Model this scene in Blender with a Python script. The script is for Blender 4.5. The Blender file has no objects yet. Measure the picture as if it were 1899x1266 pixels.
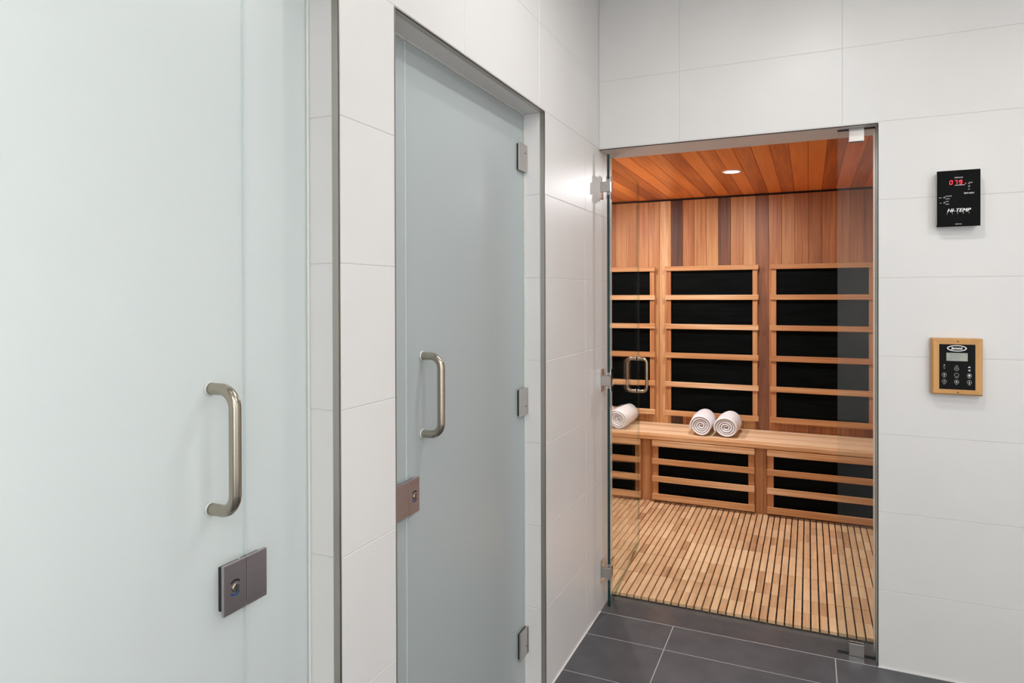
import bpy, bmesh, math, random
from mathutils import Vector, Matrix
random.seed(7)
scn = bpy.context.scene
col = scn.collection
R = math.radians

# ------------------------------------------------------------------ camera
YAW, PITCH, ROLL = 0.4216367, -0.0049445, -0.0026683
Fw = Vector((-math.sin(YAW)*math.cos(PITCH), math.cos(YAW)*math.cos(PITCH), math.sin(PITCH)))
Rt = Vector((math.cos(YAW), math.sin(YAW), 0)); Up = Rt.cross(Fw)
R2 = Rt*math.cos(ROLL) + Up*math.sin(ROLL); U2 = -Rt*math.sin(ROLL) + Up*math.cos(ROLL)
cd = bpy.data.cameras.new('camera'); cam = bpy.data.objects.new('camera', cd); col.objects.link(cam)
m3 = Matrix((R2, U2, -Fw)).transposed()
cam.matrix_world = Matrix.Translation((0.88107, -2.9489, 1.45459)) @ m3.to_4x4()
cd.sensor_width = 36; cd.lens = 1227.15/1899*36
cd.shift_y = (556.5-633)/1899
cd.clip_start = 0.02
scn.camera = cam

# ------------------------------------------------------------------ world, exposure
w = bpy.data.worlds.new('world'); scn.world = w; w.use_nodes = True
w.node_tree.nodes['Background'].inputs[0].default_value = (0.8, 0.85, 0.9, 1)
w.node_tree.nodes['Background'].inputs[1].default_value = 0.3
scn.view_settings.view_transform = 'Standard'
scn.view_settings.look = 'None'
scn.view_settings.gamma = 1
scn.view_settings.use_curve_mapping = False
scn.view_settings.exposure = 0.11

CEIL = 2.84
def area(name, loc, power, size, color=(1, .975, .95), size_y=None, rot=(0, 0, 0), spread=180):
    l = bpy.data.lights.new(name, 'AREA'); l.energy = power; l.color = color
    if size_y: l.shape = 'RECTANGLE'; l.size = size; l.size_y = size_y
    else: l.shape = 'DISK'; l.size = size
    l.spread = R(spread)
    o = bpy.data.objects.new(name, l); o.location = loc; o.rotation_euler = rot; col.objects.link(o)
    return o
ROOM_SPOTS = [((0.50, -1.12), 2.5), ((0.92, -1.10), 8.5), ((2.25, -1.78), 14.5), ((0.50, -2.45), .6), ((1.5, -3.6), 9)]  # last spot is added for fill, unseen behind the camera
for (x, y), pw in ROOM_SPOTS:
    area('downlight_lamp', (x, y, CEIL-0.03), pw, 0.07, spread=180)
FILL_PANELS = [(2.3, -3.9)]  # added panel, out of view, for general fill light
for x, y in FILL_PANELS:
    area('fill_panel_lamp', (x, y, CEIL-0.035), 26, 1.15, size_y=0.55, color=(1, .97, .94))
SAUNA_SPOTS = [(0.464, 1.172), (-0.45, 1.172)]  # second spot is added, unseen behind the left jamb
for x, y in SAUNA_SPOTS:
    area('sauna_lamp', (x, y, 2.185), 15.5, 0.07, color=(.97, .985, 1), spread=180)
area('cubicle_fill_lamp', (-0.75, -1.3, 2.5), 5, 0.3, color=(.85, 1, 1))  # added, unseen; lights the farther frosted glass from behind
area('cubicle_strip_fill', (-0.50, -2.88, 1.6), 42, 0.2, color=(1, .985, .96), size_y=1.6, rot=(R(90), 0, 0))  # added, unseen; brightens the left part of the nearer frosted glass
area('sauna_uplight_fill', (-0.88, 1.2, 1.62), 9.5, 0.16, color=(.97, .985, 1), rot=(0, R(-150), 0), spread=170)  # added, unseen; brightens the sauna ceiling from the left

# ------------------------------------------------------------------ materials
def mat(name, color=(.8, .8, .8), rough=.5, metal=0, spec=.5, **kw):
    m = bpy.data.materials.new(name); m.use_nodes = True
    b = m.node_tree.nodes['Principled BSDF']
    b.inputs['Base Color'].default_value = (*color, 1)
    b.inputs['Roughness'].default_value = rough; b.inputs['Metallic'].default_value = metal
    b.inputs['Specular IOR Level'].default_value = spec
    if 'emit' in kw:
        b.inputs['Emission Color'].default_value = (*kw['emit'], 1); b.inputs['Emission Strength'].default_value = kw.get('strength', 1)
    if 'coat' in kw:
        b.inputs['Coat Weight'].default_value = kw['coat']; b.inputs['Coat Roughness'].default_value = kw.get('coat_rough', .1)
    return m
def N(m, t, **kw):
    n = m.node_tree.nodes.new(t)
    for k, v in kw.items(): setattr(n, k, v)
    return n
def L(m, a, b): m.node_tree.links.new(a, b)
def coords(m, scale):
    tc = N(m, 'ShaderNodeTexCoord'); mp = N(m, 'ShaderNodeMapping'); mp.inputs['Scale'].default_value = scale
    L(m, tc.outputs['Object'], mp.inputs['Vector']); return mp.outputs['Vector']
def mottled(name, c1, c2, scale, rough, bump=0, detail=4, spec=.5, bscale=None, bdist=.001, stretch=(1, 1, 1)):
    m = mat(name, c1, rough, spec=spec); b = m.node_tree.nodes['Principled BSDF']
    v = coords(m, stretch)
    n = N(m, 'ShaderNodeTexNoise'); n.inputs['Scale'].default_value = scale; n.inputs['Detail'].default_value = detail
    L(m, v, n.inputs['Vector'])
    r = N(m, 'ShaderNodeValToRGB'); r.color_ramp.elements[0].color = (*c1, 1); r.color_ramp.elements[1].color = (*c2, 1)
    r.color_ramp.elements[0].position = .35; r.color_ramp.elements[1].position = .65
    L(m, n.outputs['Fac'], r.inputs['Fac']); L(m, r.outputs['Color'], b.inputs['Base Color'])
    if bump:
        n2 = N(m, 'ShaderNodeTexNoise'); n2.inputs['Scale'].default_value = bscale or scale*4; n2.inputs['Detail'].default_value = 5
        L(m, v, n2.inputs['Vector'])
        bp = N(m, 'ShaderNodeBump'); bp.inputs['Strength'].default_value = bump; bp.inputs['Distance'].default_value = bdist
        L(m, n2.outputs['Fac'], bp.inputs['Height']); L(m, bp.outputs['Normal'], b.inputs['Normal'])
    return m
def wood(name, ramp, axis, rough=.45, grain=1.0, spec=.4):
    """board colour follows the per-board 'tone' attribute, grain runs along axis"""
    m = mat(name, (.5, .3, .15), rough, spec=spec); b = m.node_tree.nodes['Principled BSDF']
    s = [55, 55, 55]; s[axis] = 1.6
    at = N(m, 'ShaderNodeAttribute', attribute_name='tone')
    tc = N(m, 'ShaderNodeTexCoord')
    off = N(m, 'ShaderNodeVectorMath', operation='SCALE'); off.inputs[0].default_value = (13.1, 7.7, 19.3)
    L(m, at.outputs['Fac'], off.inputs['Scale'])
    add = N(m, 'ShaderNodeVectorMath', operation='ADD'); L(m, tc.outputs['Object'], add.inputs[0]); L(m, off.outputs[0], add.inputs[1])
    mp = N(m, 'ShaderNodeMapping'); mp.inputs['Scale'].default_value = s; L(m, add.outputs[0], mp.inputs['Vector'])
    n = N(m, 'ShaderNodeTexNoise'); n.inputs['Scale'].default_value = 1.4; n.inputs['Detail'].default_value = 6; n.inputs['Roughness'].default_value = .65
    L(m, mp.outputs[0], n.inputs['Vector'])
    s2 = [14, 14, 14]; s2[axis] = 1.1
    mp2 = N(m, 'ShaderNodeMapping'); mp2.inputs['Scale'].default_value = s2; L(m, add.outputs[0], mp2.inputs['Vector'])
    n2 = N(m, 'ShaderNodeTexNoise'); n2.inputs['Scale'].default_value = 1; n2.inputs['Detail'].default_value = 3
    L(m, mp2.outputs[0], n2.inputs['Vector'])
    def mr(sock, lo, hi):
        q = N(m, 'ShaderNodeMapRange'); q.inputs['From Min'].default_value = .25; q.inputs['From Max'].default_value = .75
        q.inputs['To Min'].default_value = lo; q.inputs['To Max'].default_value = hi; L(m, sock, q.inputs['Value']); return q.outputs['Result']
    a1 = N(m, 'ShaderNodeMath', operation='ADD'); L(m, at.outputs['Fac'], a1.inputs[0]); L(m, mr(n.outputs['Fac'], -.14*grain, .14*grain), a1.inputs[1])
    a2 = N(m, 'ShaderNodeMath', operation='ADD'); L(m, a1.outputs[0], a2.inputs[0]); L(m, mr(n2.outputs['Fac'], -.13*grain, .13*grain), a2.inputs[1])
    cr = N(m, 'ShaderNodeValToRGB'); e = cr.color_ramp.elements
    e[0].position = ramp[0][0]; e[0].color = (*ramp[0][1], 1); e[1].position = ramp[-1][0]; e[1].color = (*ramp[-1][1], 1)
    for p, c in ramp[1:-1]:
        q = e.new(p); q.color = (*c, 1)
    L(m, a2.outputs[0], cr.inputs['Fac']); L(m, cr.outputs['Color'], b.inputs['Base Color'])
    bp = N(m, 'ShaderNodeBump'); bp.inputs['Strength'].default_value = .15; bp.inputs['Distance'].default_value = .0006
    L(m, n.outputs['Fac'], bp.inputs['Height']); L(m, bp.outputs['Normal'], b.inputs['Normal'])
    return m

CEDAR = [(0, (.070, .030, .018)), (.25, (.20, .078, .040)), (.5, (.38, .145, .052)), (.75, (.57, .30, .125)), (1, (.84, .62, .40))]
REDCEDAR = [(0, (.24, .060, .016)), (.3, (.50, .13, .030)), (.6, (.82, .25, .050)), (1, (.92, .36, .09))]
TEAK = [(0, (.22, .10, .05)), (.3, (.38, .20, .10)), (.6, (.60, .375, .20)), (1, (.78, .56, .33))]
M = {}
M['tile'] = mottled('white_wall_tile', (.70, .692, .682), (.725, .717, .707), 3, .40, spec=.6)
M['grout'] = mat('wall_grout', (.60, .59, .58), .8)
M['paint'] = mat('white_paint', (.80, .79, .77), .7)
M['taupe'] = mottled('pale_panel', (.60, .58, .56), (.64, .62, .60), 2, .5)
M['floor_tile'] = mottled('charcoal_floor_tile', (.058, .062, .070), (.078, .082, .091), 9, .42, bump=.5, bscale=120, bdist=.0012)
M['slab'] = mottled('honed_threshold_slab', (.080, .082, .088), (.092, .093, .098), 20, .17)
M['floor_grout'] = mat('pale_floor_grout', (.42, .42, .42), .8)
M['caulk'] = mat('white_caulk', (.72, .71, .70), .45)
M['trim'] = mat('brushed_trim', (.46, .43, .39), .34, 1)
M['darktrim'] = mat('dark_edge_trim', (.05, .045, .042), .4, .6)
M['nickel'] = mat('satin_nickel', (.42, .38, .31), .25, 1)
M['plate'] = mottled('brushed_plate', (.47, .42, .425), (.52, .465, .47), 4, .33, stretch=(1, 1, 60))
M['plate'].node_tree.nodes['Principled BSDF'].inputs['Metallic'].default_value = 1
M['steel'] = mat('bright_steel', (.52, .50, .48), .3, 1)
M['chrome'] = mat('polished_chrome', (.80, .79, .78), .1, 1)
M['black'] = mat('black_rubber', (.01, .012, .013), .5)
M['blue'] = mat('blue_indicator', (.02, .07, .20), .4)
M['heater'] = mottled('black_heater_face', (.0010, .0018, .0018), (.0028, .0042, .0042), 5, .5, spec=.05, stretch=(1, 1, 8))
M['plastic'] = mat('gloss_black_panel', (.0012, .0012, .0016), .25, spec=.06)
M['blackmetal'] = mottled('black_powdercoat', (.0015, .0018, .002), (.0022, .0025, .0028), 60, .45, bump=.2, bscale=400, bdist=.0003, spec=.07)
M['white_print'] = mat('white_print', (.85, .85, .85), .5)
M['grey_print'] = mat('grey_print', (.36, .37, .34), .5)
M['red_led'] = mat('red_led', (.5, .01, .02), .4, emit=(1, .02, .05), strength=2.2)
M['lcd'] = mottled('lcd_glass', (.16, .18, .17), (.27, .29, .22), 30, .2, stretch=(1, 1, .5))
M['seam'] = mat('seam_seal', (.50, .60, .60), .4)
M['silicone'] = mat('clear_seal', (.66, .69, .66), .35)
M['towel'] = mottled('white_terry', (.90, .905, .93), (.94, .945, .965), 60, .95, bump=.9, bscale=500, bdist=.0025, spec=.1)
M['oak'] = wood('amber_frame_wood', [(0, (.42, .20, .06)), (1, (.66, .35, .11))], 2, .4, 1.2)
M['screw'] = mat('dark_screw', (.10, .03, .02), .4, .8)
M['lamp'] = mat('lamp_lens', (1, 1, 1), .4, emit=(1, .95, .88), strength=9)
M['roomlamp'] = mat('room_lamp_lens', (1, 1, 1), .4, emit=(1, .98, .95), strength=4)
for ax, nm in enumerate('xyz'):
    M['cedar_'+nm] = wood('cedar_'+nm, CEDAR, ax)
    M['teak_'+nm] = wood('teak_'+nm, TEAK, ax, .5, 1.3)
M['ceiling_cedar'] = wood('ceiling_cedar', REDCEDAR, 1, .33, 1.2)
M['luminous'] = mat('fill_pane', (.8, .8, .8), .6, emit=(.96, .98, 1), strength=.6)  # emission of the added, unseen panes that light the corridor
M['luminous_strong'] = mat('bright_fill_pane', (.8, .8, .8), .6, emit=(.98, .99, 1), strength=3.5)
M['subfloor'] = mat('dark_subfloor', (.02, .012, .008), .8)

def frosted():
    m = bpy.data.materials.new('frosted_glass'); m.use_nodes = True; nt = m.node_tree
    out = nt.nodes['Material Output']; nt.nodes.remove(nt.nodes['Principled BSDF'])
    d = N(m, 'ShaderNodeBsdfDiffuse'); d.inputs[0].default_value = (.575, .64, .65, 1)
    t = N(m, 'ShaderNodeBsdfTranslucent'); t.inputs[0].default_value = (.78, .79, .78, 1)
    g = N(m, 'ShaderNodeBsdfGlossy'); g.inputs[0].default_value = (1, 1, 1, 1); g.inputs['Roughness'].default_value = .33
    a = N(m, 'ShaderNodeMixShader'); a.inputs[0].default_value = .4
    L(m, d.outputs[0], a.inputs[1]); L(m, t.outputs[0], a.inputs[2])
    f = N(m, 'ShaderNodeFresnel'); f.inputs[0].default_value = 1.4
    b = N(m, 'ShaderNodeMixShader'); L(m, f.outputs[0], b.inputs[0]); L(m, a.outputs[0], b.inputs[1]); L(m, g.outputs[0], b.inputs[2])
    L(m, b.outputs[0], out.inputs['Surface'])
    return m
def clear(tint=(.955, .975, .965), ior=1.42):
    m = bpy.data.materials.new('clear_glass'); m.use_nodes = True; nt = m.node_tree
    out = nt.nodes['Material Output']; nt.nodes.remove(nt.nodes['Principled BSDF'])
    t = N(m, 'ShaderNodeBsdfTransparent'); t.inputs[0].default_value = (*tint, 1)
    g = N(m, 'ShaderNodeBsdfGlossy'); g.inputs[0].default_value = (1, 1, 1, 1); g.inputs['Roughness'].default_value = .03
    lw = N(m, 'ShaderNodeLayerWeight'); lw.inputs['Blend'].default_value = .5
    p5 = N(m, 'ShaderNodeMath', operation='POWER'); L(m, lw.outputs['Facing'], p5.inputs[0]); p5.inputs[1].default_value = 5
    f = N(m, 'ShaderNodeMath', operation='MULTIPLY_ADD'); L(m, p5.outputs[0], f.inputs[0]); f.inputs[1].default_value = .42; f.inputs[2].default_value = .032
    b = N(m, 'ShaderNodeMixShader'); L(m, f.outputs[0], b.inputs[0]); L(m, t.outputs[0], b.inputs[1]); L(m, g.outputs[0], b.inputs[2])
    L(m, b.outputs[0], out.inputs['Surface'])
    return m
M['frosted'] = frosted(); M['glass'] = clear()
M['edge_dark'] = mat('green_glass_edge', (.002, .035, .034), .12, spec=.6)
M['edge_light'] = clear((.62, .74, .70)); M['edge_light'].name = 'pale_glass_edge'

# ------------------------------------------------------------------ mesh builder
class MB:
    def __init__(s):
        s.bm = bmesh.new(); s.tone = s.bm.faces.layers.float.new('tone')
    def _fin(s, n0, tone, mi=0):
        s.bm.faces.ensure_lookup_table()
        for f in s.bm.faces:
            if f.index < 0 or f.index >= n0: pass
        for f in list(s.bm.faces)[n0:]:
            f[s.tone] = tone; f.material_index = mi
        s.bm.faces.index_update()
    def box(s, x0, x1, y0, y1, z0, z1, bevel=0, tone=.5, seg=1, mi=0, rot=None):
        t = bmesh.new()
        bmesh.ops.create_cube(t, size=1)
        for v in t.verts:
            v.co = Vector(((x0+x1)/2+v.co.x*(x1-x0), (y0+y1)/2+v.co.y*(y1-y0), (z0+z1)/2+v.co.z*(z1-z0)))
        if bevel: bmesh.ops.bevel(t, geom=t.edges[:], offset=bevel, segments=seg, affect='EDGES', profile=.5)
        if rot: t.transform(rot)
        s.add(t, tone, mi); return s
    def add(s, t, tone=.5, mi=0, smooth=False):
        n0 = len(s.bm.faces)
        me = bpy.data.meshes.new('tmp'); t.to_mesh(me); t.free()
        s.bm.from_mesh(me); bpy.data.meshes.remove(me)
        fs = list(s.bm.faces)[n0:]
        for f in fs:
            f[s.tone] = tone; f.material_index = mi
            if smooth: f.smooth = True
        return s
    def addmesh(s, me, mtx, tone=.5, mi=0):
        t = bmesh.new(); t.from_mesh(me); t.transform(mtx); return s.add(t, tone, mi)
    def cyl(s, p0, p1, r, r2=None, seg=32, bevel=0, tone=.5, mi=0):
        p0 = Vector(p0); p1 = Vector(p1); d = p1-p0
        t = bmesh.new()
        bmesh.ops.create_cone(t, cap_ends=True, segments=seg, radius1=r, radius2=r if r2 is None else r2, depth=d.length)
        if bevel:
            es = [e for e in t.edges if abs(e.verts[0].co.z-e.verts[1].co.z) < 1e-7]
            bmesh.ops.bevel(t, geom=es, offset=bevel, segments=2, affect='EDGES')
        q = Vector((0, 0, 1)).rotation_difference(d.normalized()).to_matrix().to_4x4()
        t.transform(Matrix.Translation((p0+p1)/2) @ q)
        for f in t.faces: f.smooth = len(f.verts) == 4
        n0 = len(s.bm.faces)
        me = bpy.data.meshes.new('tmp'); t.to_mesh(me); t.free(); s.bm.from_mesh(me); bpy.data.meshes.remove(me)
        for f in list(s.bm.faces)[n0:]: f[s.tone] = tone; f.material_index = mi
        return s
    def tube(s, pts, r, seg=24):
        pts = [Vector(p) for p in pts]; n = len(pts)
        rings = []; ref = None
        for i, p in enumerate(pts):
            d = (pts[min(i+1, n-1)]-pts[max(i-1, 0)]).normalized()
            if ref is None:
                ref = d.orthogonal().normalized()
            ref = (ref - d*ref.dot(d)).normalized(); b = d.cross(ref)
            rings.append([s.bm.verts.new(p+(ref*math.cos(a)+b*math.sin(a))*r) for a in [2*math.pi*k/seg for k in range(seg)]])
        for i in range(n-1):
            for k in range(seg):
                f = s.bm.faces.new((rings[i][k], rings[i][(k+1) % seg], rings[i+1][(k+1) % seg], rings[i+1][k])); f.smooth = True; f[s.tone] = .5
        s.bm.faces.new(rings[0][::-1]); s.bm.faces.new(rings[-1])
        return s
    def ring(s, c, axis, r0, r1, h, seg=40, mi=0):
        """flat ring of outer radius r1, inner r0, thickness h along axis"""
        c = Vector(c); ax = Vector(axis).normalized(); u = ax.orthogonal().normalized(); v = ax.cross(u)
        prof = [(r0, 0), (r1, 0), (r1, h), (r0, h)]
        rs = [[s.bm.verts.new(c+(u*math.cos(a)+v*math.sin(a))*pr+ax*ph) for pr, ph in prof] for a in [2*math.pi*k/seg for k in range(seg)]]
        for k in range(seg):
            for j in range(4):
                f = s.bm.faces.new((rs[k][j], rs[(k+1) % seg][j], rs[(k+1) % seg][(j+1) % 4], rs[k][(j+1) % 4])); f.material_index = mi; f[s.tone] = .5
        return s
    def poly(s, pts, mi=0, tone=.5):
        f = s.bm.faces.new([s.bm.verts.new(Vector(p)) for p in pts]); f.material_index = mi; f[s.tone] = tone; return s
    def build(s, name, mats, parent=None, loc=None):
        bmesh.ops.recalc_face_normals(s.bm, faces=s.bm.faces[:])
        me = bpy.data.meshes.new(name)
        if loc is not None: s.bm.transform(Matrix.Translation(-Vector(loc)))
        s.bm.to_mesh(me); s.bm.free()
        for m in (mats if isinstance(mats, (list, tuple)) else [mats]): me.materials.append(m)
        o = bpy.data.objects.new(name, me); col.objects.link(o)
        if loc is not None: o.location = loc
        if parent:
            o.parent = parent
            o.matrix_parent_inverse = parent_inv(parent)
        return o
def parent_inv(p):
    m = Matrix.Identity(4); q = p; chain = []
    while q: chain.append(q); q = q.parent
    for c in chain[::-1]: m = m @ c.matrix_parent_inverse @ Matrix.LocRotScale(c.location, c.rotation_euler, c.scale)
    return m.inverted()
def tag(o, label=None, cat=None, group=None, kind=None):
    if label: o['label'] = label
    if cat: o['category'] = cat
    if group: o['group'] = group
    if kind: o['kind'] = kind
    return o
def empty(name, loc, label=None, cat=None, group=None, kind=None):
    o = bpy.data.objects.new(name, None); o.empty_display_size = .05; o.location = loc; col.objects.link(o)
    return tag(o, label, cat, group, kind)
def struct(name, mb, mats, label, cat):
    return tag(mb.build(name, mats), label, cat, kind='structure')
def copy_tree(o, parent=None):
    c = o.copy(); col.objects.link(c); c.parent = parent
    for ch in [q for q in bpy.data.objects if q.parent == o]: copy_tree(ch, c)
    return c

# ------------------------------------------------------------------ dimensions
T = .305; DH = 2.13
D1 = (-2.812, -1.852); D2 = (-1.650, -.690)     # frosted door openings in the left wall (y range)
SX = 1.128; SD = .215                            # sauna opening width, wall thickness
G = -.082                                        # frosted glass face
ROWS = [k*T for k in range(9)] + [CEIL]
g = .0010
def cut(edges, a, b): return [a]+sorted(e for e in edges if a+.001 < e < b-.001)+[b]

def tiles_left(mb, y0, y1, z0, z1, joints, x=0, th=.010):
    ys = cut(joints, y0, y1); zs = cut(ROWS, z0, z1)
    for i in range(len(ys)-1):
        for j in range(len(zs)-1):
            mb.box(x-th, x, ys[i]+g, ys[i+1]-g, zs[j]+g, zs[j+1]-g, bevel=.0007)
def tiles_far(mb, x0, x1, z0, z1, joints, y=0, th=.010):
    xs = cut(joints, x0, x1); zs = cut(ROWS, z0, z1)
    for i in range(len(xs)-1):
        for j in range(len(zs)-1):
            mb.box(xs[i]+g, xs[i+1]-g, y, y+th, zs[j]+g, zs[j+1]-g, bevel=.0007)

# left wall
ROOM_Y0, ROOM_X1 = -5.6, 3.1
mb = MB()
lj = [-.209, -.74, -1.304, -1.87, -2.44, -3.0, -3.57, -4.14, -4.71, -5.28]
tiles_left(mb, D2[1], SD, 0, 7*T, [-.209])
tiles_left(mb, D1[1], D2[0], 0, 7*T, [])
tiles_left(mb, ROOM_Y0, D1[0], 0, 7*T, lj)
tiles_left(mb, ROOM_Y0, 0, 7*T, CEIL, lj)
for a, b in (D1, D2):            # reveals
    zs = cut(ROWS, 0, DH)
    for j in range(len(zs)-1):
        mb.box(-.2, -.0105, b, b+.010, zs[j]+g, zs[j+1]-g, bevel=.0007)
        mb.box(-.2, -.0105, a-.010, a, zs[j]+g, zs[j+1]-g, bevel=.0007)
    for c in cut([a+.305*k for k in (1, 2, 3)], a, b)[:-1]:
        e = min(c+.305, b)
        mb.box(-.2, -.0105, c+g, e-g, DH, DH+.010, bevel=.0007)
# grout body
for a, b, z0, z1 in ((D2[1]+.0007, SD, 0, CEIL), (D1[1]+.0007, D2[0]-.0007, 0, CEIL), (ROOM_Y0, D1[0]-.0007, 0, CEIL),
                     (D1[0]-.0007, D1[1]+.0007, DH+.0007, CEIL), (D2[0]-.0007, D2[1]+.0007, DH+.0007, CEIL)):
    mb.box(-.2, -.0007, a, b, z0, z1, mi=1)
struct('wall_left', mb, [M['tile'], M['grout']], 'white large-format tiled wall on the left holding the two frosted glass doors', 'wall')

# far wall with the sauna opening
mb = MB(); fj = [.365, 1.003, 1.642, 2.28, 2.92]
tiles_far(mb, SX, ROOM_X1, 0, 7*T, fj); tiles_far(mb, 0, ROOM_X1, 7*T, CEIL, fj)
mb.box(0, SX, 0, .01, DH, 7*T-g)
zs = cut(ROWS, 0, DH)
for j in range(len(zs)-1): mb.box(SX, SX+.01, .0105, SD, zs[j]+g, zs[j+1]-g, bevel=.0007)
mb.box(0, SX, .0105, SD, DH, DH+.01)
mb.box(SX+.0007, ROOM_X1, .0007, SD, 0, CEIL, mi=1); mb.box(0, SX+.0007, .0007, SD, DH+.0007, CEIL, mi=1)
struct('wall_far', mb, [M['tile'], M['grout']], 'white tiled wall at the end with the sauna doorway and two control units', 'wall')
mb = MB().box(ROOM_X1, ROOM_X1+.1, ROOM_Y0, SD, 0, CEIL)
struct('wall_right', mb, M['taupe'], 'plain taupe wall on the right, outside the frame', 'wall')
mb = MB().box(-.2, ROOM_X1+.1, ROOM_Y0-.1, ROOM_Y0, 0, CEIL)
struct('wall_back', mb, M['paint'], 'plain white wall behind the viewer', 'wall')
mb = MB().box(-1.6, ROOM_X1+.1, ROOM_Y0-.1, SD, CEIL, CEIL+.1)
struct('ceiling', mb, M['paint'], 'white ceiling above the tiled corridor', 'ceiling')

# floor
mb = MB(); P = .6425
for i in range(-1, 6):
    xa = .335+P*(i-1); xb = xa+P; xa = max(xa, 0)
    if xb <= 0 or xa >= ROOM_X1: continue
    xb = min(xb, ROOM_X1)
    ys = [0, -.212]+[-.212-.305*k for k in range(1, 19)]
    for j in range(len(ys)-1):
        y1, y0 = ys[j], max(ys[j+1], ROOM_Y0)
        if y0 >= y1: continue
        mb.box(xa+.0018, xb-.0018, y0+.0018, y1-.0018, -.012, 0, bevel=.0004)
mb.box(.001, SX, .002, SD-.002, -.012, .0, bevel=.0008, mi=1)
mb.box(-1.6, ROOM_X1, ROOM_Y0, SD, -.1, -.0005, mi=2)
mb.box(0, .005, D2[1], .0, -.003, .0035, mi=3); mb.box(0, .005, D1[1], D2[0], -.003, .0035, mi=3)
mb.box(SX, ROOM_X1, -.005, 0, -.003, .0035, mi=3)
struct('floor', mb, [M['floor_tile'], M['slab'], M['floor_grout'], M['caulk']], 'charcoal grey tiled floor with pale grout and a honed slab in the doorway', 'floor')

# metal edge trims
mb = MB()
mb.box(-.017, .0012, D1[1]-.0015, D1[1]+.0, 0, DH, bevel=.0004); mb.box(-.0005, .0012, D1[1]-.0015, D1[1]+.0022, 0, DH)
mb.box(-.017, .0012, D1[0], D1[0]+.0015, 0, DH); mb.box(-.017, .0012, D1[0], D1[1], DH-.0015, DH)
struct('trim_1', mb, M['trim'], 'brushed metal edge strip around the nearer frosted doorway', 'trim')
mb = MB()
mb.box(-.017, .0012, D2[1]-.0015, D2[1], 0, DH, bevel=.0004); mb.box(-.0005, .0012, D2[1]-.0015, D2[1]+.0022, 0, DH)
mb.box(-.017, .0012, D2[0], D2[0]+.0015, 0, DH); mb.box(-.017, .0012, D2[0], D2[1], DH-.0015, DH)
mb.box(-.0005, .0012, D2[0]-.0015, D2[1]+.0022, DH-.0015, DH+.0035)
struct('trim_2', mb, M['trim'], 'brushed metal edge strip around the farther frosted doorway', 'trim')
mb = MB()
mb.box(0, SX, -.0012, .006, DH-.0015, DH+.0015); mb.box(SX-.0015, SX+.0018, -.0012, .012, 0, DH)
struct('trim_3', mb, M['darktrim'], 'thin dark metal edge around the sauna opening', 'trim')

# rooms behind the frosted doors
mb = MB()
for a, b in ((-2.9, -1.80), (-1.70, -.45)):
    mb.box(-1.5, -.2, a-.05, a, 0, 2.6); mb.box(-1.5, -.2, b, b+.05, 0, 2.6); mb.box(-1.55, -1.5, a-.05, b+.05, 0, 2.6)
    mb.box(-1.55, -.2, a-.05, b+.05, 2.6, 2.65)
struct('wall_cubicle', mb, M['paint'], 'white walls of the closed cubicles behind the frosted glass', 'wall')

# ------------------------------------------------------------------ sauna shell
SB = 2.15; SL = -.95; SR = 1.72; SZ = 2.195; BW = .0868
tones = {-3: .62, -2: .76, -1: .02, 0: .5, 1: .62, 2: .64, 3: .12, 4: .6, 5: .66, 6: .32, 7: .52, 8: .55, 9: .5, 10: .40, 11: .5, 12: .6, 13: .52, 14: .45, -4: .6, -5: .52, -6: .6}
mb = MB(); k = -12
while .010+BW*k < SR:
    x0 = max(.010+BW*k, SL); x1 = min(.010+BW*(k+1), SR)
    if x1 > SL+.002 and x1 > x0+.003:
        mb.box(x0+.0006, x1-.0006, SB, SB+.012, 0, SZ-.012, bevel=.0014, tone=tones.get(k, random.uniform(.3, .75)))
    k += 1
mb.box(SL, SR, SB+.0122, SB+.03, 0, SZ+.02, tone=0, mi=1)
struct('wall_sauna_back', mb, [M['cedar_z'], M['subfloor']], 'vertical cedar boards on the back wall of the sauna', 'wall')
mb = MB()
for side in (0, 1):
    k = 0
    while SD+BW*k < SB:
        y0 = SD+BW*k; y1 = min(y0+BW, SB)
        xx = (SL-.012, SL) if side == 0 else (SR, SR+.012)
        mb.box(xx[0], xx[1], y0+.0006, y1-.0006, 0, SZ-.012, bevel=.0014, tone=random.uniform(.35, .8)); k += 1
k = 0
while SL+BW*k < SR:      # front wall seen from inside
    x0 = SL+BW*k; x1 = min(x0+BW, SR); k += 1
    if x1 < -.01 or x0 > SX+.01: mb.box(x0+.0006, x1-.0006, SD+.001, SD+.012, 0, SZ-.012, bevel=.001, tone=random.uniform(.35, .8))
mb.box(-.0, SX, SD+.001, SD+.012, DH+.012, SZ-.012, tone=.5)
struct('wall_sauna_side', mb, M['cedar_z'], 'cedar boards lining the side and front walls of the sauna', 'wall')
ctones = {-3: .12, -2: .30, -1: .62, 0: .5, 1: .55, 2: .32, 3: .66, 4: .42, 5: .60, 6: .35, 7: .68, 8: .38, 9: .64, 10: .72, 11: .30, 12: .6, 13: .38, 14: .62, -4: .55, -5: .4}
mb = MB(); k = -12
while .010+BW*k < SR:
    x0 = max(.010+BW*k, SL); x1 = min(.010+BW*(k+1), SR)
    if x1 > SL+.002 and x1 > x0+.003:
        mb.box(x0+.0007, x1-.0007, SD+.0, SB-.008, SZ, SZ+.012, bevel=.0014, tone=ctones.get(k, random.uniform(.3, .75)))
    k += 1
mb.box(SL-.05, SR+.05, SD, SB+.05, SZ+.0122, SZ+.05, tone=0, mi=1)
struct('ceiling_sauna', mb, [M['ceiling_cedar'], M['subfloor']], 'reddish cedar board ceiling of the sauna', 'ceiling')
mb = MB().box(SL-.05, SR+.05, SD, SB+.05, -.1, -.004)
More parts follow.
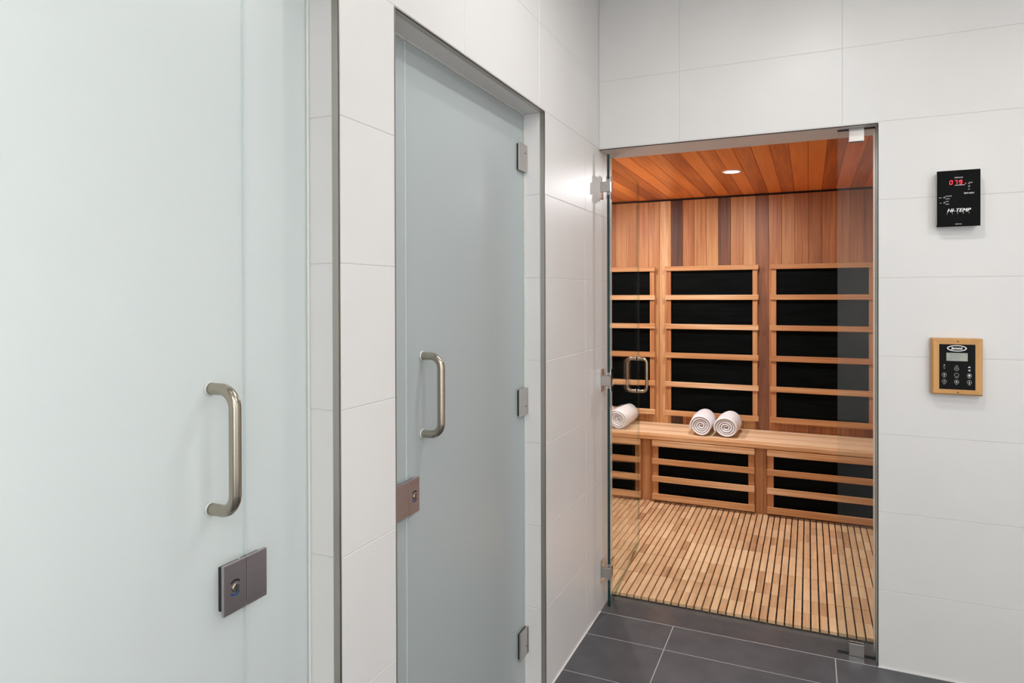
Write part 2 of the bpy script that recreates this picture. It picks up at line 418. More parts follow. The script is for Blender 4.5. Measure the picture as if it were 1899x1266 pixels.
struct('floor_sauna', mb, M['subfloor'], 'dark base floor under the sauna decking', 'floor')

# duckboard deck: slats in interlocking squares
mb = MB(); pitch = .0353; row = .1358
nrow = int(math.ceil((1.70-.187)/row))
k = int((SL-.006)/pitch)-1; rr = random.Random(3)
while .006+pitch*k < SR:
    x0 = .006+pitch*k+.003; x1 = x0+pitch-.006; k += 1
    if x0 < SL+.003 or x1 > SR-.003: continue
    base = .62
    for r in range(nrow):
        y0 = .187+row*r; y1 = min(y0+row, 1.700)
        gap = .0022 if r % 2 == 0 else .0004
        tile_t = random.Random((k//8)*131+(r//2)*17).gauss(0, .05)
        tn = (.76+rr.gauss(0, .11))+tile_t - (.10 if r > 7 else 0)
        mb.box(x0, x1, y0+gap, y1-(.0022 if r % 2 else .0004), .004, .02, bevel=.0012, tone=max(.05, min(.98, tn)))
for r in range(0, nrow, 2):
    for q in (.04, .135, .23):
        y = .187+row*r+q
        if y < 1.68: mb.box(SL+.003, SR-.003, y-.012, y+.012, -.0035, .0038, tone=.1, mi=1)
deck = tag(mb.build('floor_decking', [M['teak_y'], M['subfloor']]), 'slatted teak duckboard decking covering the sauna floor', 'decking')

# ------------------------------------------------------------------ frosted doors
def arc_handle(x0, y, z0, z1, d, r, rc=.032, n=10, dx=1):
    """D-shaped pull: leaves the glass at x0, stands off by d"""
    P_ = [(x0, y, z0), (x0+dx*(d-rc)*.5, y, z0)]
    for i in range(n+1):
        a = math.pi/2*i/n
        P_.append((x0+dx*(d-rc+rc*math.sin(a)), y, z0+rc-rc*math.cos(a)))
    for i in range(1, 4): P_.append((x0+dx*d, y, z0+rc+(z1-z0-2*rc)*i/4))
    for i in range(n+1):
        a = math.pi/2*i/n
        P_.append((x0+dx*(d-rc+rc*math.cos(a)), y, z1-rc+rc*math.sin(a)))
    P_ += [(x0+dx*(d-rc)*.5, y, z1), (x0, y, z1)]
    return P_
def frosted_door(name, leaf, fixed, hy, ky, leafplate, fixplate, hinge_side, lab_d, lab_f, lab_k):
    root = empty(name, (G, (leaf[0]+leaf[1])/2, 0), lab_d, 'door', kind='structure')
    MB().box(G-.012, G, leaf[0], leaf[1], .012, DH-.006, bevel=.0012, seg=2).build('glass_pane', M['frosted'], root)
    h = MB().tube(arc_handle(G, hy, 1.083, 1.295, .061, .0105), .0105).build('pull_handle', M['nickel'], root)
    wsh = MB()
    for z in (1.083, 1.295): wsh.cyl((G, hy, z), (G+.0045, hy, z), .0128, bevel=.0006)
    wsh.build('washer', M['silicone'], h)
    # lock case with slotted release
    z0, z1 = .8885, .979
    b = MB().box(G+.0135, G+.020, leafplate[0], leafplate[1], z0, z1, bevel=.0012, seg=2)
    lk = b.build('lock_plate', M['plate'], root)
    MB().box(G-.0002, G+.0136, leafplate[0]+.006, leafplate[1]-.002, z0+.006, z1-.006).build('lock_spacer', M['black'], lk)
    kn = MB().cyl((G+.0199, ky, .933), (G+.0235, ky, .933), .0088, .0078, bevel=.0008)
    kn.build('lock_knob', M['nickel'], lk)
    MB().box(G+.0230, G+.0238, ky-.0009, ky+.0009, .9255, .9405).build('slot', M['black'], lk)
    for sgn, mt in ((1, M['black']), (-1, M['blue'])):
        w_ = MB(); n = 10; pa = []
        for i in range(n+1):
            a = R(90*sgn) + R(-48+96*i/n); pa.append((ky+.0150*math.cos(a), .933+.0150*math.sin(a)))
        for i in range(n, -1, -1):
            a = R(90*sgn) + R(-48+96*i/n); pa.append((ky+.0112*math.cos(a), .933+.0112*math.sin(a)))
        for i in range(n):
            q = [pa[i], pa[i+1], pa[2*n-i], pa[2*n+1-i]]
            w_.poly([(G+.0203, c[0], c[1]) for c in q]); w_.poly([(G+.0199, c[0], c[1]) for c in q])
        w_.build('indicator_window', mt, lk)
    # hinges
    for z in (1.9635, 1.0705, .186):
        s = 1 if hinge_side > 0 else -1
        e = leaf[1] if s > 0 else leaf[0]
        ya, yb = sorted((e-s*.068, e-s*.002))
        hp = MB().box(G+.0075, G+.013, ya, yb, z-.0505, z+.0505, bevel=.001, seg=2).build('hinge', M['steel'], root)
        MB().box(G-.0002, G+.0078, ya+.005, yb-.002, z-.046, z+.046).build('hinge_spacer', M['black'], hp)
        MB().box(G+.0127, G+.0134, *sorted((e-s*.022, e-s*.003)), *((z+.0168, z+.0190) if z > 1.5 else (z-.0190, z-.0168))).build('hinge_slot', M['black'], hp)
        MB().box(G+.0, G+.015, *sorted((e-s*.002, e+s*.0025)), z-.048, z+.048).build('wall_leaf', M['steel'], hp)
        if name != 'door_2': break
    f = empty('frosted_sidelight', (G, (fixed[0]+fixed[1])/2, 0), lab_f, 'glass panel')
    MB().box(G-.012, G, fixed[0], fixed[1], .004, DH-.004, bevel=.0012, seg=2).build('glass_pane', M['frosted'], f)
    kp = MB().box(G+.0135, G+.020, fixplate[0], fixplate[1], z0, z1, bevel=.0012, seg=2).build('keeper_plate', M['plate'], f)
    MB().box(G-.0002, G+.0136, fixplate[0]+.003, fixplate[1]-.005, z0+.006, z1-.006).build('keeper_spacer', M['black'], kp)
    return root, f
d1, f1 = frosted_door('door_1', (D1[0]+.004, -2.0285), (-2.0245, D1[1]-.002), -2.105, -2.068, (-2.0935, -2.0418), (-2.0405, -1.9915), -1,
    'nearer frosted glass door at the left edge with satin nickel pull handle',
    'fixed frosted strip beside the nearer door, by the tiled pillar', '')
d2, f2 = frosted_door('door_2', (-1.4775, D2[1]-.004), (D2[0]+.002, -1.4835), -1.405, -1.4735, (-1.4995, -1.4495), (-1.557, -1.5010), 1,
    'farther frosted glass door with three hinges on its right edge',
    'narrow fixed frosted strip left of the farther door', '')
MB().box(G-.009, G-.0005, -2.0283, -2.0247, .004, DH-.006).build('seam_seal', M['seam'], f1)
MB().box(G-.009, G-.0005, -1.4833, -1.4777, .004, DH-.006).build('seam_seal', M['seam'], f2)
MB().box(G+.001, G+.006, D1[1]-.006, D1[1]-.0003, .004, DH-.004, bevel=.001).build('edge_seal', M['silicone'], f1)
MB().box(G+.0003, G+.0045, D2[0]+.002, -1.4835, DH-.0065, DH-.0003).build('edge_seal', M['silicone'], f2)
MB().box(G+.0003, G+.0035, D2[1]-.0042, D2[1]-.0003, .01, DH-.004).build('edge_seal', M['silicone'], d2)
MB().box(G-.004, G+.0045, -1.4775, D2[1]-.004, DH-.0058, DH-.0003).build('top_seal', M['silicone'], d2)
MB().box(G-.0002, G+.013, -1.612, -1.566, DH-.075, DH-.0005, bevel=.001).build('top_clamp', M['plate'], f2)

# ------------------------------------------------------------------ clear sauna door (open inwards) and fixed pane
hx, hy0 = .0375, .020; fx, fy = -.0275+.0055, .856
ang = math.atan2(-(fx-hx), (fy-hy0)); LW = math.hypot(fx-hx, fy-hy0)
dr = empty('door_3', (0, 0, 0), 'clear frameless glass sauna door standing open inwards at the left jamb', 'door', kind='structure')
RT = Matrix.Translation((hx, hy0, 0)) @ Matrix.Rotation(ang, 4, 'Z')   # local: y along leaf, x across (room side +)
def lb(mb, *a, **k): return mb.box(*a, rot=RT, **k)
pane = lb(MB(), -.006, .006, 0, LW, .021, 2.112)
for f in pane.bm.faces:
    n = f.normal.copy() if f.normal.length > .1 else None
pane.bm.normal_update()
ldir = (RT.to_3x3() @ Vector((0, 1, 0)))
for f in pane.bm.faces:
    d = f.normal.dot(ldir)
    f.material_index = 1 if d < -.9 else (2 if (d > .9 or abs(f.normal.z) > .9) else 0)
pane_o = pane.build('glass_pane', [M['glass'], M['edge_dark'], M['edge_light']], dr)
def back_to_back(y, z0, z1):
    for sgn in (1, -1):
        pts = [RT @ Vector(p) for p in arc_handle(.006*sgn, y, z0, z1, .050, .0092, rc=.026, dx=sgn)]
        MB().tube(pts, .0092).build('pull_handle', M['nickel'], dr)
    wm = MB()
    for z in (z0, z1):
        for sgn in (1, -1): wm.cyl(RT @ Vector((.006*sgn, y, z)), RT @ Vector((.0085*sgn, y, z)), .0115)
    wm.build('handle_washer', M['silicone'], dr)
back_to_back(.785, .913, 1.099)
for z in (1.960, 1.0675, .181):
    hb = MB()
    hb.box(.0002, .006, .001, .052, z-.052, z+.052, bevel=.0008)
    hinge = hb.build('hinge', M['chrome'], dr)
    MB().box(.006, .052, .004, .016, z-.0235, z+.0235, bevel=.001).build('hinge_bridge', M['steel'], hinge)
    for s in (1, -1):
        pl = MB()
        for za, zb in ((z-.052, z-.026), (z+.026, z+.052)):
            lb(pl, *sorted((s*.006, s*.0115)), .001, .055, za, zb, bevel=.0008)
        lb(pl, *sorted((s*.006, s*.0115)), .026, .055, z-.027, z+.027)
        pl.build('clamp_plate', M['chrome'], hinge)
    pv = MB()
    for zz in (z-.0305, z+.0305): lb(pv, -.0058, .0058, -.006, -.0002, zz-.0058, zz+.0058, bevel=.0006)
    pv.build('pivot', M['steel'], hinge)
    sc = MB()
    for zz in (z-.0305, z+.0305): sc.cyl(RT @ Vector((0, -.0068, zz)), RT @ Vector((0, -.0058, zz)), .0018, seg=12)
    sc.build('screw', M['black'], hinge)

fp = empty('glass_sidelight', (1.055, .061, 0), 'narrow clear fixed glass pane at the right side of the sauna opening', 'glass panel')
pane = MB().box(.988, 1.1235, .055, .067, .004, DH-.005); pane.bm.normal_update()
for f in pane.bm.faces:
    f.material_index = 0 if abs(f.normal.y) > .9 else 1
pane.build('glass_pane', [M['glass'], M['edge_light']], fp)
for nm, z0, z1 in (('top_clamp', 2.076, DH-.0005), ('bottom_clamp', .0005, .050)):
    MB().box(1.029, 1.084, .0535-.006, .0548, z0, z1, bevel=.001, seg=2).box(1.029, 1.084, .0672, .075, z0, z1, bevel=.001).build(nm, M['steel'], fp)
MB().box(.988, 1.1235, .053, .069, .0005, .004).build('bottom_seal', M['black'], fp)
MB().box(.988, 1.1235, .054, .068, DH-.005, DH-.0005).build('top_seal', M['black'], fp)
MB().box(1.1235, SX-.0002, .055, .067, .004, DH-.005).build('side_seal', M['edge_light'], fp)

# ------------------------------------------------------------------ sauna furniture
bench = empty('sauna_bench', (.3, 1.9, 0), 'long pale cedar bench running along the sauna back wall under the heaters', 'bench')
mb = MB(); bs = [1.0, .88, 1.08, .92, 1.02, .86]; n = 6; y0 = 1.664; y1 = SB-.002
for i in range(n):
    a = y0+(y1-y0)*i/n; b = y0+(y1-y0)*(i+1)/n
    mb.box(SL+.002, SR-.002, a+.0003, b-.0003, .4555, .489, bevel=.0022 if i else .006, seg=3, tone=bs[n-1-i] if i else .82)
mb.build('seat', M['cedar_x'], bench)
mb = MB(); x = SL+.004; rr = random.Random(11)
bx = [.556+.0075, .626-.001]
edges = [SL+.004]+[-.196-.0868*i for i in range(8, -1, -1)]
edges = [e for e in edges if e > SL+.02]; edges = [SL+.004]+edges+[-.121, -.03, .056, .143, .23, .317, .404, .49, .556, .606, .63, .717, .804, .89, .977, 1.064, 1.15, 1.237, 1.31, 1.38, 1.47, 1.55, 1.64, SR-.004]
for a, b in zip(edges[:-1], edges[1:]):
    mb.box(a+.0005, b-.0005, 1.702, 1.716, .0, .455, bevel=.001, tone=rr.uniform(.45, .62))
mb.build('front_panel', M['cedar_z'], bench)
for x in (SL+.06, .3, SR-.06):
    MB().box(x-.02, x+.02, 1.718, SB-.004, 0, .455).build('support_frame', M['cedar_z'], bench)

def heater(x0, x1, z0, z1, yb, rails, stile, inset, label, group, tones_):
    """rails: (z0, z1); yb = plane of the boards behind it; front goes towards -y"""
    h = empty('infrared_heater', ((x0+x1)/2, yb, z0), label, 'heater', group)
    MB().box(x0+inset+stile-.004, x1-inset-stile+.004, yb-.012, yb-.0005, z0+.01, z1-.01).build('heating_panel', M['heater'], h)
    for a, b in ((x0+inset, x0+inset+stile), (x1-inset-stile, x1-inset)):
        MB().box(a, b, yb-.030, yb-.0005, z0+.004, z1-.004, bevel=.0015, tone=tones_[0]).build('stile', M['cedar_z'], h)
    for i, (a, b) in enumerate(rails):
        MB().box(x0, x1, yb-.046, yb-.0302, a, b, bevel=.0022, seg=2, tone=tones_[1]+.05*math.sin(i*2.3)).build('rail', M['cedar_x'], h)
    return h
UR = [(.555, .594), (.773, .812), (.991, 1.031), (1.210, 1.248), (1.429, 1.466), (1.647, 1.682)]
LR = [(.041, .083), (.167, .207), (.289, .328), (.413, .4525)]
place = ['left, behind the open glass door', 'middle, above the two rolled towels', 'right, partly behind the fixed glass pane']
for i, x0 in enumerate((-.858, -.115, .628)):
    heater(x0, x0+.667, .560, 1.676, SB, UR, .034, .008,
           ['tall black infrared heater with cedar rails at the left, seen through the open glass door',
            'tall black infrared heater with cedar rails in the middle, directly above the paired towels',
            'tall black infrared heater with cedar rails at the right, partly behind the fixed pane'][i],
           'upper infrared heaters on the back wall', (.60, .76 if i < 2 else .66))
for i, x0 in enumerate((-.874, -.118, .632)):
    heater(x0, x0+.674, .045, .45, 1.702, LR, .038, .002,
           ['low black infrared heater under the bench at the left, behind the open glass door',
            'low black infrared heater under the bench in the middle, below the paired towels',
            'low black infrared heater under the bench at the right, crossed by the fixed pane edge'][i],
           'lower infrared heaters under the bench', (.60, .74))

dl = empty('recessed_downlight', (.464, 1.172, SZ), 'round recessed light glowing in the cedar sauna ceiling', 'light')
MB().ring((.464, 1.172, SZ-.0035), (0, 0, 1), .043, .055, .0033).build('trim_ring', M['paint'], dl)
MB().cyl((.464, 1.172, SZ-.0018), (.464, 1.172, SZ-.0005), .0425).build('lens', M['lamp'], dl)

sc_ = empty('fill_uplight', (SL, 1.2, 1.56), 'added unseen uplight in a cedar box on the left sauna wall, brightening the ceiling', 'light')
MB().box(SL, SL+.012, 1.10, 1.30, 1.46, 1.60, bevel=.001).build('back_plate', M['cedar_z'], sc_)
MB().box(SL+.1, SL+.112, 1.10, 1.30, 1.46, 1.60, bevel=.001).box(SL+.0122, SL+.0998, 1.10, 1.112, 1.46, 1.60).box(SL+.0122, SL+.0998, 1.288, 1.30, 1.46, 1.60).box(SL+.0122, SL+.0998, 1.1122, 1.2878, 1.46, 1.472).build('shade', M['cedar_z'], sc_)
# rolled towels
def towel(x, y, r, length, seed, rot, label, turns=4.6, tail=True):
    rd = random.Random(seed)
    bm = bmesh.new()
    nA = int(turns*26); r0 = .005; dr_ = (r-.0035-r0)/turns
    th = dr_*.49
    ph0 = R(rd.uniform(200, 260)) 
    wob = [(rd.uniform(.01, .035), rd.randint(2, 4), rd.uniform(0, 6)) for _ in range(3)]
    stations = [0, .006, .014, .03]+[length*(.15+.7*i/8) for i in range(9)]+[length-.03, length-.014, length-.006, length]
    fat = [.25, .72, .93, 1]+[1]*9+[1, .93, .72, .25]
    grid = []
    for j, (yy, ft) in enumerate(zip(stations, fat)):
        rowi = []
        bulge = 1+.035*math.sin(math.pi*yy/length)+.02*math.sin(9*yy/length+seed)
        for i in range(nA+1):
            q = i/26.; a = ph0 - 2*math.pi*(turns-q)
            rad = r0+dr_*q
            wv = 1+sum(A*math.sin(n_*a+p_+yy*7) for A, n_, p_ in wob)*.8
            inout = .004*math.sin(q*2.1+seed) if j < 3 else 0
            dep = .012*(1-q/turns)**2 if j < 4 else 0
            pair = []
            for s in (-1, 1):
                rr_ = (rad*wv + s*th*ft)*bulge
                px = rr_*math.cos(a); pz = rr_*math.sin(a)*.96
                pz = max(pz, -r*.93+.0006*s)
                pair.append(bm.verts.new((px, yy+inout*.7+dep, pz)))
            rowi.append(pair)
        grid.append(rowi)
    def q4(a, b, c, d):
        try:
            f = bm.faces.new((a, b, c, d)); f.smooth = True
        except ValueError: pass
    for j in range(len(grid)-1):
        for i in range(nA):
            for s in (0, 1): q4(grid[j][i][s], grid[j][i+1][s], grid[j+1][i+1][s], grid[j+1][i][s])
        for i in (0, nA): q4(grid[j][i][0], grid[j][i][1], grid[j+1][i][1], grid[j+1][i][0])
    for j in (0, len(grid)-1):
        for i in range(nA): q4(grid[j][i][0], grid[j][i][1], grid[j][i+1][1], grid[j][i+1][0])
    zmin = min(v.co.z for v in bm.verts)
    mb = MB(); mb.add(bm, smooth=True)
    o = mb.build('rolled_towel', M['towel'])
    o.location = (x, y, .4895-zmin); o.rotation_euler = (0, 0, rot)
    sub = o.modifiers.new('subdivision', 'SUBSURF'); sub.levels = 1; sub.render_levels = 1
    tag(o, label, 'towel', 'rolled white towels on the bench')
    return o
towel(.199, 1.752, .0765, .325, 3, R(1.5), 'white rolled towel, left one of the pair in the middle of the bench')
towel(.363, 1.756, .0765, .300, 8, R(-2.5), 'white rolled towel, right one of the pair in the middle of the bench')
towel(-.392, 1.752, .0765, .32, 5, R(-2.5), 'white rolled towel at the left end, seen whole through the open glass door')
towel(-.548, 1.758, .073, .32, 12, R(2), 'white rolled towel at the far left, only a sliver showing beside the door edge')

# ------------------------------------------------------------------ wall units
def text_mesh(body, size, bold=0, shear=0, align='CENTER', space=1):
    c = bpy.data.curves.new('txt', 'FONT'); c.body = body; c.size = size; c.offset = bold; c.shear = shear
    c.align_x = align; c.align_y = 'CENTER'; c.space_character = space; c.extrude = .00012; c.resolution_u = 3
    o = bpy.data.objects.new('txt', c); col.objects.link(o)
    dg = bpy.context.evaluated_depsgraph_get(); dg.update()
    me = bpy.data.meshes.new_from_object(o.evaluated_get(dg))
    bpy.data.objects.remove(o); return me
def put_text(mb, body, size, x, y, z, mi=0, **kw):
    me = text_mesh(body, size, **kw)
    mb.addmesh(me, Matrix.Translation((x, y, z)) @ Matrix.Rotation(R(90), 4, 'X'), mi=mi); bpy.data.meshes.remove(me)

# high temperature alarm
X0, X1, Z0, Z1 = 1.318, 1.453, 1.711, 1.918; YF = -.045
al = empty('temperature_alarm', ((X0+X1)/2, 0, Z0), 'black wall unit showing red digits 079, mounted above the wood-framed keypad', 'alarm')
MB().box(X0+.002, X1-.002, YF+.004, -.0003, Z0+.004, Z1-.004, bevel=.001).build('case', M['steel'], al)
mb = MB().box(X0, X1, YF, YF+.004, Z0, Z1, bevel=.0012, seg=2)
for zz in (Z0+.0005, Z1-.0075):
    for xa in (X0, X1-.004): mb.box(xa, xa+.004, YF+.003, -.036+.0, zz, zz+.007)
for za in (Z0, Z1-.003): mb.box(X0, X1, YF+.003, YF+.010, za, za+.003)
cov = mb.build('cover', M['blackmetal'], al)
def au(u, v): return X0+(X1-X0)*u, Z1-(Z1-Z0)*v
yt = YF-.0001
mb = MB(); W_ = .0032
def T_(b, u, v, s, **k):
    x, z = au(u, v); put_text(mb, b, s, x, yt, z, **k)
T_('TEMPERATURE', .50, .132, .0040, bold=.00012); T_('DEGREES FAHRENHEIT', .53, .268, .0031, bold=.0001)
T_('CYCLE', .775, .233, .0036, bold=.0001); T_('ON', .735, .252, .0030, bold=.0001)
T_('OFF', .735, .350, .0030, bold=.0001)
T_('TEST DAILY', .735, .418, .0062, bold=.0002, shear=.25)
T_('SCALE', .075, .478, .0030, bold=.0001); T_('SET', .085, .575, .0030, bold=.0001)
T_('TEMPERATURE', .20, .455, .0029, bold=.0001, align='LEFT'); T_('SETPOINT', .20, .502, .0029, bold=.0001, align='LEFT')
T_('ALARM', .20, .548, .0029, bold=.0001, align='LEFT'); T_('SILENCE', .20, .597, .0029, bold=.0001, align='LEFT')
T_('MADE IN U.S.A.', .50, .960, .0031, bold=.0001)
for u, v in ((.166, .478), (.166, .572), (.735, .300)):
    x, z = au(u, v)
    MB().ring((x, yt+.0002, z), (0, -1, 0), .0019, .0025, .0003, seg=16).poly([(x+.001, yt-.0001, z+.0022), (x+.0038, yt-.0001, z+.0040), (x+.0030, yt-.0001, z+.0008)]).build('selector_switch', M['white_print'], al)
mb.build('lettering', M['white_print'], al)
mb = MB()
for i_, k_ in enumerate((-.0045, -.0015, .0015, .0045)):
    yt -= .00004; T_('HI-TEMP', .495+k_, .717, .0188, bold=0, shear=.32, space=1.04)
yt = YF-.0001
for c, u in zip('ALERT', (.235, .36, .48, .61, .74)): T_(c, u, .770-.004*(u-.5), .0042, bold=.00015)
mb.build('logo', M['white_print'], al)
mb = MB()
def seg7(mb, x, z, ch, w_, h_, t):
    S = {'0': 'abcdef', '7': 'abc', '9': 'abcdfg'}[ch]
    sh = lambda zz: (zz-z)*.12
    def bar(ax, az, bx_, bz):
        if az == bz: pts = [(ax+sh(az), az-t/2), (bx_+sh(az), az-t/2), (bx_+sh(az), az+t/2), (ax+sh(az), az+t/2)]
        else: pts = [(ax-t/2+sh(az), az), (ax+t/2+sh(az), az), (ax+t/2+sh(bz), bz), (ax-t/2+sh(bz), bz)]
        f = [(p[0], yt-.0002, p[1]) for p in pts]; mb.poly(f)
    g_ = t*.35; l, r_, b_, tp = x-w_/2, x+w_/2, z-h_/2, z+h_/2
    if 'a' in S: bar(l+g_, tp, r_-g_, tp)
    if 'g' in S: bar(l+g_, z, r_-g_, z)
    if 'd' in S: bar(l+g_, b_, r_-g_, b_)
    if 'f' in S: bar(l, z+g_, l, tp-g_)
    if 'b' in S: bar(r_, z+g_, r_, tp-g_)
    if 'e' in S: bar(l, b_+g_, l, z-g_)
    if 'c' in S: bar(r_, b_+g_, r_, z-g_)
for ch, u in zip('079', (.325, .435, .545)):
    x, z = au(u, .215); seg7(mb, x, z, ch, .0078, .0138, .0021)
x, z = au(.66, .243); mb.cyl((x, yt-.0006, z), (x, yt+.0003, z), .0017, seg=16)
mb.build('display_digits', M['red_led'], al)
mb = MB()
for rr_, n_ in ((0, 1), (.0045, 6), (.0085, 10)):
    for i in range(n_):
        a = 2*math.pi*i/n_; x, z = au(.72, .535); x += rr_*math.cos(a); z += rr_*math.sin(a)
        mb.cyl((x, YF-.0002, z), (x, YF+.0005, z), .0012, seg=10)
mb.build('speaker_holes', M['plastic'], al)

# sauna keypad in wooden frame
X0, X1, Z0, Z1 = 1.303, 1.4625, 1.086, 1.2955; YF = -.040
kp = empty('sauna_keypad', ((X0+X1)/2, 0, Z0), 'black touch keypad in an amber wooden frame, mounted below the temperature alarm', 'keypad')
bxo = (X0+.142*(X1-X0), X0+.852*(X1-X0), Z0+.100*(Z1-Z0), Z0+.900*(Z1-Z0))
bl, br, bb, bt = bxo
mb = MB()
# four mitred members with a chamfered outer rim
def member(o0, o1, i0, i1):
    yb_, yc, yf_ = -.0003, YF+.008, YF
    def ins(p, k): cx, cz = (X0+X1)/2, (Z0+Z1)/2; return (p[0]+(cx-p[0])*k, p[1]+(cz-p[1])*k)
    a0, a1 = o0, o1; c0 = ins(o0, .055); c1 = ins(o1, .055)
    V = lambda p, y: (p[0], y, p[1])
    t = bmesh.new()
    vs = [t.verts.new(V(*q)) for q in ((a0, yb_), (a1, yb_), (a1, yc), (a0, yc), (c0, yf_), (c1, yf_), (i0, yf_), (i1, yf_), (i0, yb_), (i1, yb_))]
    for f in ((0, 1, 2, 3), (3, 2, 5, 4), (4, 5, 7, 6), (6, 7, 9, 8), (8, 9, 1, 0), (0, 3, 4, 6, 8), (1, 9, 7, 5, 2)): t.faces.new([vs[i] for i in f])
    return t
oc = [(X0, Z0), (X1, Z0), (X1, Z1), (X0, Z1)]; ic = [(bl, bb), (br, bb), (br, bt), (bl, bt)]
for i, tn in enumerate((.55, .8, .5, .75)):
    mb.add(member(oc[i], oc[(i+1) % 4], ic[i], ic[(i+1) % 4]), tone=tn)
frm = mb.build('frame', M['oak'], kp)
for z in (Z0+.0105, Z1-.0105):
    MB().cyl(((X0+X1)/2+.002, YF-.0006, z), ((X0+X1)/2+.002, YF+.001, z), .0026, seg=18).build('screw', M['screw'], frm)
MB().box(bl, br, YF+.004, -.0005, bb, bt).build('touch_panel', M['plastic'], kp)
yt = YF+.0037
def bu(u, v): return bl+(br-bl)*u, bt-(bt-bb)*v
a, b_ = bu(.207, .19), bu(.795, .37)
MB().box(a[0], b_[0], yt-.0002, YF+.0042, b_[1], a[1]).build('screen', M['lcd'], kp)
mb = MB()
x, z = bu(.497, .088); n = 48
ro, ri = (.0310, .0115), (.0270, .0085)
for i in range(n):
    a0, a1 = 2*math.pi*i/n, 2*math.pi*(i+1)/n
    mb.poly([(x+ro[0]*math.cos(a0), yt-.0001, z+ro[1]*math.sin(a0)), (x+ro[0]*math.cos(a1), yt-.0001, z+ro[1]*math.sin(a1)),
             (x+ri[0]*math.cos(a1), yt-.0001, z+ri[1]*math.sin(a1)), (x+ri[0]*math.cos(a0), yt-.0001, z+ri[1]*math.sin(a0))])
for k_ in (-.0004, 0, .0004): put_text(mb, 'Jacuzzi', .0128, x+k_, yt-.0002-k_*.1, z+.0002, bold=.00015, shear=.12, space=1.0)
mb.build('logo', M['white_print'], kp)
cols_, rows_ = (.147, .49, .84), (.54, .68, .83)
caps = {(1, 0): 'TIMER', (0, 1): 'LIGHT', (1, 1): 'POWER', (2, 1): 'COLOR', (0, 2): 'AUX', (1, 2): 'SET', (2, 2): 'TEMP'}
def star(mb, x, z, r_, n_=8, q=.55):
    mb.poly([(x+(r_ if i % 2 == 0 else r_*q)*math.sin(math.pi*i/n_), yt-.0002, z+(r_ if i % 2 == 0 else r_*q)*math.cos(math.pi*i/n_)) for i in range(2*n_)], mi=1)
for (ci, ri_), cap in caps.items():
    mb = MB(); x, z = bu(cols_[ci], rows_[ri_]); mb.ring((x, yt, z), (0, -1, 0), .0063, .0075, .0002, seg=28)
    put_text(mb, cap, .0031, x, yt-.0001, z+(.0105 if ri_ == 0 else -.0100), bold=.0001)
    if cap == 'LIGHT': mb.cyl((x, yt-.0002, z+.001), (x, yt, z+.001), .0021, seg=16, mi=1); mb.box(x-.0010, x+.0010, yt-.0002, yt, z-.0035, z, mi=1)
    if cap == 'AUX': star(mb, x, z+.0005, .0030, 4, .4)
    if cap == 'SET': star(mb, x, z, .0031, 8, .6)
    if cap == 'COLOR': star(mb, x, z, .0044, 8, .62)
    if cap == 'TEMP': mb.cyl((x, yt-.0002, z-.0022), (x, yt, z-.0022), .0018, seg=16, mi=1); mb.box(x-.0008, x+.0008, yt-.0002, yt, z-.002, z+.0042, mi=1)
    if cap == 'TIMER': mb.ring((x, yt, z), (0, -1, 0), .0022, .0032, .0002, seg=20)
    if cap == 'POWER': mb.box(x-.0004, x+.0004, yt-.0002, yt, z-.0013, z+.0013)
    mb.build('touch_key', [M['grey_print'], M['white_print']], kp)
x, z = bu(cols_[2], .535)
for sg in (1, -1):
    MB().poly([(x-.0045, yt-.0002, z+sg*.0045), (x+.0045, yt-.0002, z+sg*.0045), (x, yt-.0002, z+sg*.0095)]).build('arrow_key', M['white_print'], kp)
MB().box(x-.003, x+.003, yt-.0002, yt, z-.0003, z+.0003).build('key_divider', M['grey_print'], kp)
x, z = bu(cols_[0], .465); mb = MB(); star(mb, x, z, .0024, 4, .6); x, z = bu(cols_[0], .510)
put_text(mb, 'HEAT', .0028, x, yt-.0001, z, bold=.0001); put_text(mb, 'ON', .0028, x, yt-.0001, z-.006, bold=.0001)
mb.build('status_mark', [M['grey_print'], M['white_print']], kp)

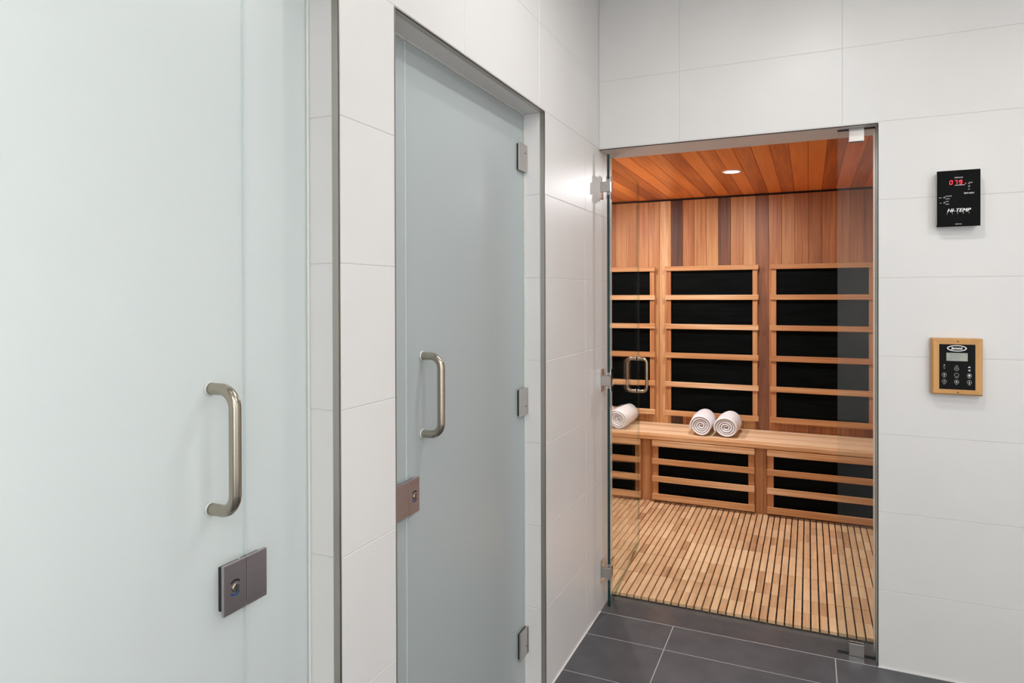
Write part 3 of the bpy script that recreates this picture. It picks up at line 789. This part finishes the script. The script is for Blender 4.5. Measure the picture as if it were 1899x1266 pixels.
# ------------------------------------------------------------------ ceiling fixtures of the corridor, with added fill lights
for i, ((x, y), pw) in enumerate(ROOM_SPOTS):
    t = empty('ceiling_downlight', (x, y, CEIL), ['round ceiling downlight close to the farther frosted door', 'round ceiling downlight in front of the sauna doorway',
        'round ceiling downlight nearest the control units on the right', 'round ceiling downlight close to the nearer frosted door', 'added round ceiling downlight behind the viewer, for fill'][i],
        'light', 'corridor ceiling downlights')
    MB().ring((x, y, CEIL-.004), (0, 0, 1), .040, .052, .0038, seg=28).build('trim_ring', M['paint'], t)
    MB().cyl((x, y, CEIL-.002), (x, y, CEIL-.0005), .0395, seg=28).build('lens', M['roomlamp'], t)
for x, y in FILL_PANELS:
    t = empty('ceiling_fill_panel', (x, y, CEIL), 'flat rectangular fill panel added out of view in the white corridor ceiling', 'light', 'added corridor fill panels')
    mb = MB()
    for a in ((x-.62, x+.62, y-.32, y-.285), (x-.62, x+.62, y+.285, y+.32), (x-.62, x-.585, y-.285, y+.285), (x+.585, x+.62, y-.285, y+.285)):
        mb.box(*a, CEIL-.012, CEIL-.0005)
    mb.build('frame', M['paint'], t)
    MB().box(x-.585, x+.585, y-.285, y+.285, CEIL-.006, CEIL-.001).build('diffuser', M['roomlamp'], t)
t = None
def lightbox(name, fr, pn, label):
    t = empty(name, ((fr[0]+fr[1])/2, (fr[2]+fr[3])/2, fr[4]), label, 'lightbox', kind='structure')
    x0, x1, y0, y1, z0, z1 = fr; mb = MB(); q = .05
    if x1-x0 < y1-y0:
        for a in ((y0, y1, z0, z0+q), (y0, y1, z1-q, z1), (y0, y0+q, z0+q, z1-q), (y1-q, y1, z0+q, z1-q)): mb.box(x0, x1, *a)
        MB().box(x1-.012, x1, y0+q, y1-q, z0+q, z1-q).build('glow_pane', M['luminous'], t)
    else:
        for a in ((x0, x1, z0, z0+q), (x0, x1, z1-q, z1), (x0, x0+q, z0+q, z1-q), (x1-q, x1, z0+q, z1-q)): mb.box(a[0], a[1], y0, y1, a[2], a[3])
        MB().box(x0+q, x1-q, y0, y0+.012, z0+q, z1-q).build('glow_pane', M['luminous_strong'], t)
    mb.build('pane_frame', M['paint'], t)
lightbox('lightbox_1', (ROOM_X1-.03, ROOM_X1, -4.4, -1.2, .3, 2.5), None, 'frosted daylight window in the right wall, added out of view for fill')  # added, unseen; brightens the left wall
lightbox('lightbox_2', (1.75, 3.0, ROOM_Y0, ROOM_Y0+.03, .15, 2.5), None, 'frosted daylight window added for fill in the unseen wall behind the viewer')  # added, unseen; brightens the far wall and the jambs
